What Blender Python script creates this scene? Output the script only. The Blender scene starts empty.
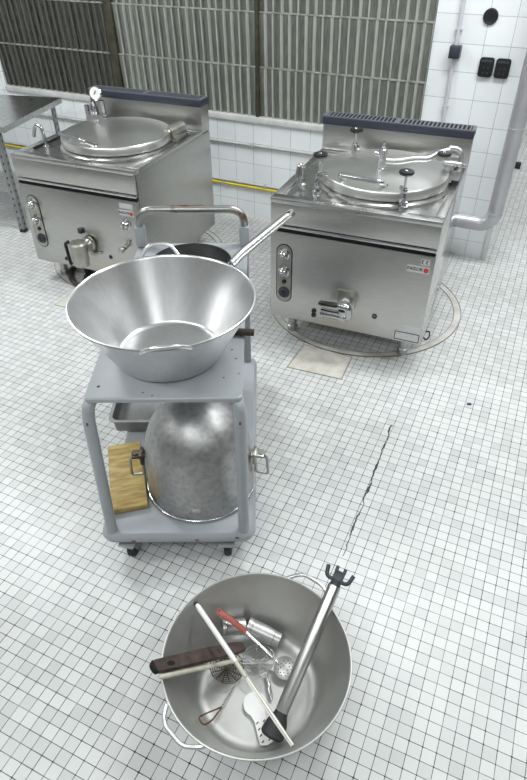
import bpy, bmesh, math, random
from mathutils import Vector, Matrix
random.seed(4)
PI = math.pi
SC = bpy.context.scene
COL = SC.collection

# ------------------------------------------------------------------ materials
def new_mat(name):
    m = bpy.data.materials.new(name); m.use_nodes = True
    nt = m.node_tree
    return m, nt, nt.nodes['Principled BSDF']

def N(nt, t, **kw):
    n = nt.nodes.new(t)
    for k, v in kw.items():
        if k in n.inputs: n.inputs[k].default_value = v
        else: setattr(n, k, v)
    return n

def math_node(nt, op, a, b=None, c=None):
    n = nt.nodes.new('ShaderNodeMath'); n.operation = op
    for i, v in enumerate((a, b, c)):
        if v is None: continue
        if isinstance(v, (int, float)): n.inputs[i].default_value = v
        else: nt.links.new(v, n.inputs[i])
    return n.outputs[0]

def mat(name, c, rough=.5, metal=0., var=.0, scale=8., stretch=(1, 1, 1), bump=0., rvar=0., c2=None, spec=.5, detail=4., lo=.35, hi=.65):
    m, nt, b = new_mat(name)
    b.inputs['Base Color'].default_value = (*c, 1)
    b.inputs['Roughness'].default_value = rough
    b.inputs['Metallic'].default_value = metal
    b.inputs['Specular IOR Level'].default_value = spec
    if var or rvar or bump or c2:
        tc = N(nt, 'ShaderNodeTexCoord'); mp = N(nt, 'ShaderNodeMapping')
        mp.inputs['Scale'].default_value = stretch
        nt.links.new(tc.outputs['Object'], mp.inputs['Vector'])
        nz = N(nt, 'ShaderNodeTexNoise'); nz.inputs['Scale'].default_value = scale; nz.inputs['Detail'].default_value = detail
        nt.links.new(mp.outputs['Vector'], nz.inputs['Vector'])
        rp = N(nt, 'ShaderNodeValToRGB')
        rp.color_ramp.elements[0].position = lo; rp.color_ramp.elements[1].position = hi
        nt.links.new(nz.outputs['Fac'], rp.inputs['Fac'])
        if var or c2:
            d = c2 if c2 else tuple(max(0, x * (1 - var)) for x in c)
            rp.color_ramp.elements[0].color = (*d, 1); rp.color_ramp.elements[1].color = (*c, 1)
            nt.links.new(rp.outputs['Color'], b.inputs['Base Color'])
        if rvar:
            nt.links.new(math_node(nt, 'MULTIPLY_ADD', nz.outputs['Fac'], rvar, rough - rvar / 2), b.inputs['Roughness'])
        if bump:
            bp = N(nt, 'ShaderNodeBump'); bp.inputs['Strength'].default_value = bump; bp.inputs['Distance'].default_value = .002
            nt.links.new(nz.outputs['Fac'], bp.inputs['Height']); nt.links.new(bp.outputs['Normal'], b.inputs['Normal'])
    return m

def tile_mat(name, axes, size, off, rot, c1, c2, grout, gap, dots=0., rough=.25, crack=None, dirt=.1):
    """square tiles laid on world position: axes picks the two coordinates"""
    m, nt, b = new_mat(name)
    g = N(nt, 'ShaderNodeNewGeometry'); sp = N(nt, 'ShaderNodeSeparateXYZ')
    nt.links.new(g.outputs['Position'], sp.inputs[0])
    A, B = sp.outputs[axes[0]], sp.outputs[axes[1]]
    c, s = math.cos(rot), math.sin(rot)
    dx = math_node(nt, 'SUBTRACT', A, off[0]); dy = math_node(nt, 'SUBTRACT', B, off[1])
    u = math_node(nt, 'DIVIDE', math_node(nt, 'ADD', math_node(nt, 'MULTIPLY', dx, c), math_node(nt, 'MULTIPLY', dy, s)), size[0])
    v = math_node(nt, 'DIVIDE', math_node(nt, 'SUBTRACT', math_node(nt, 'MULTIPLY', dy, c), math_node(nt, 'MULTIPLY', dx, s)), size[1])
    fu = math_node(nt, 'FRACT', u); fv = math_node(nt, 'FRACT', v)
    eu = math_node(nt, 'SUBTRACT', .5, math_node(nt, 'ABSOLUTE', math_node(nt, 'SUBTRACT', fu, .5)))
    ev = math_node(nt, 'SUBTRACT', .5, math_node(nt, 'ABSOLUTE', math_node(nt, 'SUBTRACT', fv, .5)))
    iu = math_node(nt, 'FLOOR', u); iv = math_node(nt, 'FLOOR', v)
    cb = N(nt, 'ShaderNodeCombineXYZ'); nt.links.new(iu, cb.inputs[0]); nt.links.new(iv, cb.inputs[1])
    wn = N(nt, 'ShaderNodeTexWhiteNoise'); nt.links.new(cb.outputs[0], wn.inputs['Vector'])
    n1 = N(nt, 'ShaderNodeTexNoise'); n1.inputs['Scale'].default_value = 14.; n1.inputs['Detail'].default_value = 3.
    nt.links.new(g.outputs['Position'], n1.inputs['Vector'])
    n2 = N(nt, 'ShaderNodeTexNoise'); n2.inputs['Scale'].default_value = 1.3; n2.inputs['Detail'].default_value = 4.
    nt.links.new(g.outputs['Position'], n2.inputs['Vector'])
    # grout width varies with noise
    gw = math_node(nt, 'MULTIPLY', math_node(nt, 'ADD', math_node(nt, 'MULTIPLY', n1.outputs['Fac'], 1.5), .25), gap / size[0])
    line = math_node(nt, 'LESS_THAN', math_node(nt, 'MINIMUM', eu, ev), gw)
    if dots:
        dd = math_node(nt, 'SQRT', math_node(nt, 'ADD', math_node(nt, 'MULTIPLY', eu, eu), math_node(nt, 'MULTIPLY', ev, ev)))
        dk = math_node(nt, 'LESS_THAN', dd, math_node(nt, 'MULTIPLY', math_node(nt, 'SUBTRACT', n1.outputs['Fac'], .12), dots))
        line = math_node(nt, 'MAXIMUM', line, dk)
    mix = N(nt, 'ShaderNodeMix'); mix.data_type = 'RGBA'
    w3 = math_node(nt, 'POWER', wn.outputs['Value'], 1.7)
    nt.links.new(w3, mix.inputs['Factor']); mix.inputs[6].default_value = (*c1, 1); mix.inputs[7].default_value = (*c2, 1)
    # broad grime
    gr = N(nt, 'ShaderNodeMix'); gr.data_type = 'RGBA'; gr.blend_type = 'MULTIPLY'
    rp = N(nt, 'ShaderNodeMapRange'); rp.inputs[1].default_value = .42; rp.inputs[2].default_value = .75
    rp.inputs[3].default_value = 0.; rp.inputs[4].default_value = dirt
    nt.links.new(n2.outputs['Fac'], rp.inputs[0]); nt.links.new(rp.outputs[0], gr.inputs['Factor'])
    nt.links.new(mix.outputs[2], gr.inputs[6]); gr.inputs[7].default_value = (.55, .53, .47, 1)
    gm = N(nt, 'ShaderNodeMix'); gm.data_type = 'RGBA'
    nt.links.new(line, gm.inputs['Factor']); nt.links.new(gr.outputs[2], gm.inputs[6]); gm.inputs[7].default_value = (*grout, 1)
    out = gm.outputs[2]
    if crack:
        (x0, y0), (x1, y1) = crack
        L = math.hypot(x1 - x0, y1 - y0); ex, ey = (x1 - x0) / L, (y1 - y0) / L
        px = math_node(nt, 'SUBTRACT', A, x0); py = math_node(nt, 'SUBTRACT', B, y0)
        al = math_node(nt, 'ADD', math_node(nt, 'MULTIPLY', px, ex), math_node(nt, 'MULTIPLY', py, ey))
        ac = math_node(nt, 'SUBTRACT', math_node(nt, 'MULTIPLY', py, ex), math_node(nt, 'MULTIPLY', px, ey))
        wob = math_node(nt, 'MULTIPLY', math_node(nt, 'SUBTRACT', n1.outputs['Fac'], .5), .035)
        ac = math_node(nt, 'ABSOLUTE', math_node(nt, 'ADD', ac, wob))
        n3 = N(nt, 'ShaderNodeTexNoise'); n3.inputs['Scale'].default_value = 9.; nt.links.new(g.outputs['Position'], n3.inputs['Vector'])
        w = math_node(nt, 'MULTIPLY', math_node(nt, 'SUBTRACT', n3.outputs['Fac'], .22), .0105)
        ck = math_node(nt, 'MULTIPLY', math_node(nt, 'LESS_THAN', ac, w), math_node(nt, 'MULTIPLY', math_node(nt, 'GREATER_THAN', al, 0.), math_node(nt, 'LESS_THAN', al, L)))
        cm = N(nt, 'ShaderNodeMix'); cm.data_type = 'RGBA'; nt.links.new(ck, cm.inputs['Factor'])
        nt.links.new(out, cm.inputs[6]); cm.inputs[7].default_value = (.02, .02, .018, 1); out = cm.outputs[2]
    nt.links.new(out, b.inputs['Base Color'])
    b.inputs['Roughness'].default_value = rough
    bp = N(nt, 'ShaderNodeBump'); bp.inputs['Strength'].default_value = .25; bp.inputs['Distance'].default_value = .001; bp.invert = True
    nt.links.new(line, bp.inputs['Height']); nt.links.new(bp.outputs['Normal'], b.inputs['Normal'])
    return m

M = {}
M['floor'] = tile_mat('floor mosaic', (0, 1), (.04, .04), (-.0517, .9386), .0199, (.635, .648, .638), (.53, .543, .537), (.018, .017, .015), .00098, dots=.15, rough=.34,
                      crack=((-.324, 1.345), (-.364, 2.138)), dirt=.22)
M['wall'] = tile_mat('white wall tile', (0, 2), (.1494, .1465), (-.554, .1135), 0, (.80, .83, .84), (.74, .77, .78), (.33, .34, .33), .0013, rough=.16, dirt=.06)
M['plaster'] = mat('white plaster', (.78, .79, .78), .7, var=.05, scale=2)
M['dim'] = mat('grey far wall', (.22, .22, .21), .7, var=.1, scale=2)
M['trimwhite'] = mat('white trim', (.72, .73, .72), .5, var=.12, scale=9)
M['sill'] = mat('pale stone sill', (.62, .63, .61), .5, var=.2, scale=12)
M['steel'] = mat('brushed steel', (.53, .525, .505), .33, 1., var=.10, scale=14, stretch=(1, 1, 14), rvar=.10, bump=.02)
M['steeltop'] = mat('worktop steel', (.52, .52, .51), .28, 1., var=.10, scale=5, stretch=(2, 2, 2), rvar=.06)
M['mirror'] = mat('polished side steel', (.66, .66, .645), .10, 1., var=.05, scale=5)
M['lid'] = mat('lid steel', (.84, .84, .815), .32, 1., var=.10, scale=3, rvar=.06)
M['chrome'] = mat('chrome', (.54, .54, .55), .18, 1.)
M['castalu'] = mat('cast aluminium', (.56, .56, .55), .40, 1., var=.2, scale=30)
M['agedchrome'] = mat('dull nickel fitting', (.48, .47, .42), .36, 1., var=.25, scale=18, rvar=.15)
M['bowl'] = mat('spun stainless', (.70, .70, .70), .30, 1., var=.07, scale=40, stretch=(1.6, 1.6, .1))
M['pot'] = mat('dull stainless', (.58, .58, .56), .50, 1., var=.16, scale=7, rvar=.08)
M['traymetal'] = mat('grey tray metal', (.30, .30, .295), .45, 1., var=.2, scale=12)
M['dome'] = mat('worn aluminium', (.46, .46, .455), .45, 1., c2=(.34, .34, .335), scale=50, rvar=.08, bump=.05, detail=8, lo=.30, hi=.60)
M['wire'] = mat('grey wire', (.45, .45, .44), .35, 1.)
M['darkwire'] = mat('dirty wire', (.16, .14, .11), .5, .8, c2=(.06, .05, .035), scale=60)
M['navy'] = mat('navy enamel', (.030, .036, .055), .40, var=.2, scale=8)
M['grille'] = mat('grey grille bars', (.13, .138, .16), .4)
M['black'] = mat('black plastic', (.012, .012, .013), .32)
M['hole'] = mat('black void', (.004, .004, .004), .9)
M['rubber'] = mat('black rubber', (.02, .02, .022), .6)
M['paint'] = mat('grey trolley paint', (.355, .378, .397), .42, var=.10, scale=7, rvar=.12)
M['bare'] = mat('bare steel tube', (.40, .395, .38), .36, 1., c2=(.25, .18, .13), scale=22, stretch=(1, 1, 1), lo=.30, hi=.42)
M['rust'] = mat('rust', (.20, .085, .04), .85, c2=(.07, .035, .02), scale=60)
M['rustpipe'] = mat('rusty dark pipe', (.10, .075, .06), .6, .5, c2=(.03, .025, .02), scale=40)
M['wood'] = mat('chopping board wood', (.50, .38, .14), .6, c2=(.31, .20, .06), scale=9, stretch=(1.5, 7, 3), detail=6, bump=.1)
M['brown'] = mat('dark brown paddle', (.075, .045, .035), .6, c2=(.03, .02, .017), scale=30, bump=.1)
M['cream'] = mat('cream rod', (.58, .55, .45), .5, var=.3, scale=25)
M['whiteplastic'] = mat('white plastic', (.80, .80, .78), .4, var=.06, scale=10)
M['redplastic'] = mat('faded red plastic', (.42, .10, .075), .5, var=.3, scale=20)
M['yellow'] = mat('yellow gas paint', (.72, .55, .02), .45, var=.15, scale=12)
M['greypipe'] = mat('grey painted pipe', (.50, .51, .50), .45, var=.2, scale=12)
M['clad'] = mat('aluminium pipe cladding', (.50, .50, .52), .38, .6, var=.12, scale=10, rvar=.15)
M['pvc'] = mat('grey pvc conduit', (.52, .53, .56), .4)
M['darkbox'] = mat('dark grey switch', (.035, .04, .05), .4)
M['bluedark'] = mat('blue plastic', (.02, .03, .16), .4)
M['concrete'] = mat('beige cement patch', (.62, .60, .54), .7, c2=(.48, .46, .40), scale=14, bump=.15, detail=8)
M['ring'] = mat('stained floor channel', (.66, .66, .63), .4, c2=(.48, .46, .42), scale=9, detail=6)
M['ringedge'] = mat('dark channel edge', (.30, .28, .25), .6, var=.4, scale=14)
M['galv'] = mat('galvanised angle', (.36, .37, .37), .5, .6, var=.2, scale=20)
M['pan'] = mat('black iron pan', (.016, .0155, .0155), .45, 0., var=.4, scale=10, rvar=.15, spec=.3)
M['sheetbar'] = mat('galvanised bar', (.46, .47, .44), .5, .5, c2=(.25, .25, .22), scale=25)
M['mullion'] = mat('olive steel mullion', (.075, .068, .045), .55, .2, c2=(.04, .036, .025), scale=14)
M['sticker'] = mat('pale sticker', (.68, .68, .67), .5, var=.12, scale=40)
M['badge'] = mat('silver badge', (.62, .62, .63), .35, .4)
M['redink'] = mat('red ink', (.60, .05, .03), .45)
M['ink'] = mat('black ink', (.015, .015, .015), .5)
M['crumb'] = mat('yellow crumb', (.55, .42, .08), .7)
M['dirty'] = mat('dirty hose', (.07, .055, .04), .6, c2=(.02, .018, .015), scale=25, bump=.2)
M['gauge'] = mat('gauge face', (.80, .80, .76), .3)

def glass_sheet(name, c, c2):
    m, nt, b = new_mat(name)
    tc = N(nt, 'ShaderNodeTexCoord'); mp = N(nt, 'ShaderNodeMapping'); mp.inputs['Scale'].default_value = (14, 14, 1.2)
    nt.links.new(tc.outputs['Object'], mp.inputs['Vector'])
    nz = N(nt, 'ShaderNodeTexNoise'); nz.inputs['Scale'].default_value = 9; nz.inputs['Detail'].default_value = 6
    nt.links.new(mp.outputs['Vector'], nz.inputs['Vector'])
    rp = N(nt, 'ShaderNodeValToRGB'); rp.color_ramp.elements[0].position = .3; rp.color_ramp.elements[1].position = .7
    rp.color_ramp.elements[0].color = (*c2, 1); rp.color_ramp.elements[1].color = (*c, 1)
    nt.links.new(nz.outputs['Fac'], rp.inputs['Fac']); nt.links.new(rp.outputs['Color'], b.inputs['Base Color'])
    b.inputs['Roughness'].default_value = .22; b.inputs['Transmission Weight'].default_value = .30; b.inputs['IOR'].default_value = 1.5
    b.inputs['Specular IOR Level'].default_value = .8
    return m
M['sheet'] = glass_sheet('ribbed glass', (.29, .305, .27), (.17, .18, .155))
M['sheetrib'] = glass_sheet('glass rib painted highlight', (.60, .62, .57), (.42, .44, .39))  # same glass as the sheet; ridge highlights are put into this paler colour
M['sheetdarkrib'] = glass_sheet('glass rib dark reflection', (.16, .163, .145), (.09, .093, .08))  # darkened like its panel, with the ridge highlight painted in
M['sheetdark'] = glass_sheet('ribbed glass dark reflection', (.10, .103, .088), (.05, .052, .044))  # same ribbed glass; the dark surroundings it reflects are painted into the colour

# ------------------------------------------------------------------ mesh helpers
def fillet(pts, rad, n=6):
    P = [Vector(p) for p in pts]; out = [P[0]]
    for i in range(1, len(P) - 1):
        a, b, c = P[i - 1], P[i], P[i + 1]
        d1, d2 = (a - b), (c - b); r = min(rad, d1.length * .48, d2.length * .48)
        p, q = b + d1.normalized() * r, b + d2.normalized() * r
        for k in range(n + 1):
            t = k / n
            out.append(p * (1 - t) ** 2 + b * 2 * t * (1 - t) + q * t * t)
    out.append(P[-1]); return out

class MB:
    def __init__(s): s.bm = bmesh.new()
    def _add(s, verts, faces):
        vs = [s.bm.verts.new(v) for v in verts]
        for f in faces:
            try: s.bm.faces.new([vs[i] for i in f])
            except ValueError: pass
        return vs
    def box(s, c, size, bev=0., rot=None, seg=2):
        b = bmesh.new(); bmesh.ops.create_cube(b, size=1.)
        for v in b.verts: v.co = Vector((v.co.x * size[0], v.co.y * size[1], v.co.z * size[2]))
        if bev: bmesh.ops.bevel(b, geom=b.edges[:], offset=bev, segments=seg, affect='EDGES', profile=.5)
        mt = Matrix.Translation(Vector(c)) @ (rot.to_4x4() if rot else Matrix.Identity(4))
        bmesh.ops.transform(b, matrix=mt, verts=b.verts)
        s.merge(b); return s
    def merge(s, b):
        me = bpy.data.meshes.new('t'); b.to_mesh(me); b.free(); s.bm.from_mesh(me); bpy.data.meshes.remove(me)
    def sweep(s, rings, closed=False, cap=True):
        n = len(rings[0]); vs = [[s.bm.verts.new(p) for p in r] for r in rings]
        m = len(rings)
        for i in range(m if closed else m - 1):
            a, b = vs[i], vs[(i + 1) % m]
            for k in range(n):
                s.bm.faces.new((a[k], a[(k + 1) % n], b[(k + 1) % n], b[k]))
        if cap and not closed:
            s.bm.faces.new(list(reversed(vs[0]))); s.bm.faces.new(vs[-1])
        return s
    def tube(s, pts, r, seg=10, closed=False, flat=1., up=None, cap=True):
        """r: number or list; flat squashes the section along the 'up' side"""
        P = [Vector(p) for p in pts]; n = len(P)
        rr = r if isinstance(r, (list, tuple)) else [r] * n
        T = []
        for i in range(n):
            a = P[(i - 1) % n] if (closed or i) else P[i]; b = P[(i + 1) % n] if (closed or i < n - 1) else P[i]
            T.append((b - a).normalized())
        nrm = Vector(up) if up else (Vector((0, 0, 1)) if abs(T[0].z) < .9 else Vector((0, 1, 0)))
        nrm = (nrm - T[0] * nrm.dot(T[0])).normalized(); rings = []
        for i in range(n):
            if i:
                q = T[i - 1].rotation_difference(T[i]); nrm = q @ nrm
                nrm = (nrm - T[i] * nrm.dot(T[i])).normalized()
            bi = T[i].cross(nrm)
            rings.append([P[i] + (nrm * math.cos(2 * PI * k / seg) * flat + bi * math.sin(2 * PI * k / seg)) * rr[i] for k in range(seg)])
        return s.sweep(rings, closed, cap)
    def cyl(s, a, b, r0, r1=None, seg=20):
        return s.tube([a, b], [r0, r0 if r1 is None else r1], seg)
    def lathe(s, prof, c=(0, 0, 0), seg=56, axis=None, close=False):
        """prof: (r, z) list. axis: direction of +z"""
        q = Vector((0, 0, 1)).rotation_difference(Vector(axis).normalized()) if axis else None
        rows = []
        for (r, z) in prof:
            if r < 1e-6: v = Vector((0, 0, z)); v = q @ v if q else v; rows.append([s.bm.verts.new(Vector(c) + v)]); continue
            row = []
            for k in range(seg):
                v = Vector((r * math.cos(2 * PI * k / seg), r * math.sin(2 * PI * k / seg), z)); v = q @ v if q else v
                row.append(s.bm.verts.new(Vector(c) + v))
            rows.append(row)
        m = len(rows)
        for i in range(m if close else m - 1):
            a, b = rows[i], rows[(i + 1) % m]
            for k in range(seg):
                k2 = (k + 1) % seg
                if len(a) == 1 and len(b) == 1: continue
                if len(a) == 1: s.bm.faces.new((a[0], b[k2], b[k]))
                elif len(b) == 1: s.bm.faces.new((a[k], a[k2], b[0]))
                else: s.bm.faces.new((a[k], a[k2], b[k2], b[k]))
        return s
    def prism(s, poly, z0, z1, mtx=None):
        n = len(poly); m = mtx or Matrix.Identity(4)
        v = [m @ Vector((x, y, z0)) for x, y in poly] + [m @ Vector((x, y, z1)) for x, y in poly]
        s._add(v, [list(reversed(range(n))), list(range(n, 2 * n))] + [(i, (i + 1) % n, n + (i + 1) % n, n + i) for i in range(n)])
        return s
    def torus(s, c, R, r, axis=(0, 0, 1), seg=32, ts=10):
        q = Vector((0, 0, 1)).rotation_difference(Vector(axis).normalized())
        return s.tube([Vector(c) + q @ Vector((R * math.cos(2 * PI * k / seg), R * math.sin(2 * PI * k / seg), 0)) for k in range(seg)], r, ts, closed=True, up=axis)
    def build(s, name, m, parent=None, loc=None, rotz=0, ang=38):
        bm = s.bm
        bmesh.ops.recalc_face_normals(bm, faces=bm.faces)
        for f in bm.faces: f.smooth = True
        ca = math.radians(ang)
        for e in bm.edges:
            if len(e.link_faces) == 2 and e.calc_face_angle(0) > ca: e.smooth = False
        me = bpy.data.meshes.new(name); bm.to_mesh(me); bm.free()
        o = bpy.data.objects.new(name, me); COL.objects.link(o)
        if m: me.materials.append(M[m] if isinstance(m, str) else m)
        if parent: o.parent = parent
        if loc: o.location = loc
        if rotz: o.rotation_euler.z = rotz
        return o

def rrect(w, d, r, n=6, cx=0, cy=0):
    out = []
    for (sx, sy, a0) in ((1, 1, 0), (-1, 1, PI / 2), (-1, -1, PI), (1, -1, 3 * PI / 2)):
        for k in range(n + 1):
            a = a0 + PI / 2 * k / n
            out.append((cx + sx * (w / 2 - r) + r * math.cos(a), cy + sy * (d / 2 - r) + r * math.sin(a)))
    return out

def tag(o, label=None, cat=None, group=None, kind=None):
    if label: o['label'] = label
    if cat: o['category'] = cat
    if group: o['group'] = group
    if kind: o['kind'] = kind
    return o
def empty(name, loc, rotz=0, label=None, cat=None, group=None):
    o = bpy.data.objects.new(name, None); COL.objects.link(o); o.location = loc; o.rotation_euler = (0, 0, rotz)
    o.empty_display_size = .05
    return tag(o, label, cat, group)
def struct(o): o['kind'] = 'structure'; return o

def text_mesh(name, body, size, m, parent, loc, rot, depth=.0004, bold=0.):
    cu = bpy.data.curves.new(name, 'FONT'); cu.body = body; cu.size = size; cu.extrude = depth; cu.offset = bold
    cu.align_x = 'CENTER'; cu.align_y = 'CENTER'
    t = bpy.data.objects.new(name, cu); COL.objects.link(t)
    bpy.context.view_layer.update()
    me = bpy.data.meshes.new_from_object(t.evaluated_get(bpy.context.evaluated_depsgraph_get()))
    bpy.data.objects.remove(t)
    o = bpy.data.objects.new(name, me); COL.objects.link(o); me.materials.clear(); me.materials.append(M[m])
    o.parent = parent; o.location = loc; o.rotation_euler = rot
    return o
FRONT = (PI / 2, 0, 0)

# ------------------------------------------------------------------ setting
WY = 4.0686
b = MB(); b.box((-1.5, 3., -.05), (11., 13., .1)); struct(b.build('floor', 'floor'))
b = MB(); b.box((-1.5, 3., 3.25), (11., 13., .1)); struct(b.build('ceiling', 'plaster'))
T = .42; yc = WY + T / 2; WR = -.262
b = MB()
b.box(((-7 + WR) / 2, yc, .35), (7 + WR, T, .70))                       # under the window
b.box(((-.85 + WR) / 2, yc, 1.36), (.85 + WR, T, 1.32))                 # right of the window
b.box(((-7 - 4.40) / 2, yc, 1.36), (2.60, T, 1.32))                     # left
b.box(((-7 + WR) / 2, yc, 2.61), (7 + WR, T, 1.18))                     # above
struct(b.build('wall_back', 'wall'))
b = MB(); b.box((-7.05, 3, 1.6), (.1, 13, 3.2)); struct(b.build('wall_left', 'plaster'))
b = MB(); b.box((4.05, 3, 1.6), (.1, 13, 3.2)); struct(b.build('wall_right', 'dim'))
b = MB(); b.box((-1.5, -3.55, 1.6), (11, .1, 3.2)); struct(b.build('wall_front', 'dim'))
b = MB(); b.box((-1.5, 9.55, 1.6), (11, .1, 3.2)); struct(b.build('wall_far', 'plaster'))
b = MB(); b.box(((-4.40 - .85) / 2, WY + .012, .7225), (3.55, .06, .043), .006)
struct(b.build('trim_1', 'sill'))
b = MB(); b.box((WR - .012, WY - .004, 1.2), (.036, .012, 2.4), .002); struct(b.build('trim_2', 'trimwhite'))

# corrugated glass: overlapping rows of ribbed sheets between steel mullions
def ribbed(x0, x1, z0, z1, m, parent):
    b = MB(); pitch = .0577; prof = []
    x = x0
    while x < x1 - .005:
        for dx, dy in ((0, 0), (.037, .0), (.0395, -.016), (.043, -.0205), (.049, -.0205), (.0525, -.016), (.0565, 0)):
            if x + dx <= x1: prof.append((x + dx, dy))
        x += pitch
    prof.append((x1, 0))
    th = .004; rows = []
    for (z, off) in ((z0, .004), (z1, -.012)):
        rows.append([(px, WY + off + py + .014, z) for px, py in prof]); rows.append([(px, WY + off + py + .014 + th, z) for px, py in prof])
    n = len(prof)
    vs = [[b.bm.verts.new(p) for p in r] for r in rows]          # bottom front, bottom back, top front, top back
    for i in range(n - 1):
        b.bm.faces.new((vs[0][i], vs[0][i + 1], vs[2][i + 1], vs[2][i])); b.bm.faces.new((vs[1][i + 1], vs[1][i], vs[3][i], vs[3][i + 1]))
        b.bm.faces.new((vs[2][i], vs[2][i + 1], vs[3][i + 1], vs[3][i])); b.bm.faces.new((vs[0][i + 1], vs[0][i], vs[1][i], vs[1][i + 1]))
    for i in (0, n - 1): b.bm.faces.new((vs[0][i], vs[2][i], vs[3][i], vs[1][i]))
    b.bm.faces.ensure_lookup_table()
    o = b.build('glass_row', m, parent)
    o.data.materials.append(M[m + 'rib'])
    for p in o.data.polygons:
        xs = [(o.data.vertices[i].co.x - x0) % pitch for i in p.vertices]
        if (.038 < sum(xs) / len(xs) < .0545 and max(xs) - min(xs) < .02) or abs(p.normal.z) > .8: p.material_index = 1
ZR = (.747, 1.062, 1.382, 1.702, 2.018)
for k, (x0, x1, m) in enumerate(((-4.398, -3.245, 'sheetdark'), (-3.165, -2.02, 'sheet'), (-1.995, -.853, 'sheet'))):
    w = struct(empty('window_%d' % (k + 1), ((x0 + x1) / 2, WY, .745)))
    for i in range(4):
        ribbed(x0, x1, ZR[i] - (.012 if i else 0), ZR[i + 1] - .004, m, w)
    for i in range(1, 4):
        b = MB(); b.box(((x0 + x1) / 2, WY + .008, ZR[i] - .001), (x1 - x0, .022, .009), .001)
        b.build('glazing_bar', 'sheetbar', w)
    for ch in w.children: ch.location = (-(x0 + x1) / 2, -WY, -.745)
b = MB(); b.box((-3.205, WY + .015, 1.38), (.072, .05, 1.27), .004); struct(b.build('trim_3', 'mullion'))
b = MB(); b.box((-2.0075, WY + .012, 1.38), (.022, .05, 1.27), .003); struct(b.build('trim_4', 'mullion'))

# round channels in the floor around the two pans, cement patches
def ring(name, cx, cy, R):
    e = struct(empty(name, (cx, cy, 0)))
    MB().lathe([(R - .036, .0), (R - .036, .003), (R, .003), (R, 0)], seg=96, close=True).build('channel', 'ring', e)
    b = MB(); b.lathe([(R, 0), (R, .006), (R + .004, .006), (R + .004, 0)], seg=96, close=True)
    b.lathe([(R - .039, 0), (R - .039, .004), (R - .036, .004), (R - .036, 0)], seg=96, close=True)
    b.build('channel_edge', 'ringedge', e)
ring('trim_5', -.84, 3.161, .58); ring('trim_6', -2.485, 3.13, .59)
def patch(name, pts):
    c = sum((Vector((*p, 0)) for p in pts), Vector()) / 4
    e = struct(empty(name, c))
    poly = [(p[0] - c.x, p[1] - c.y) for p in pts]
    MB().prism([(x * 1.04, y * 1.05) for x, y in poly], 0, .0015).build('joint', 'ringedge', e)
    MB().prism(poly, 0, .0025).build('slab', 'concrete', e)
patch('trim_7', [(-.994, 2.346), (-.703, 2.369), (-.718, 2.572), (-.992, 2.573)])
patch('trim_8', [(-2.559, 2.318), (-2.30, 2.335), (-2.315, 2.54), (-2.56, 2.54)])

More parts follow.
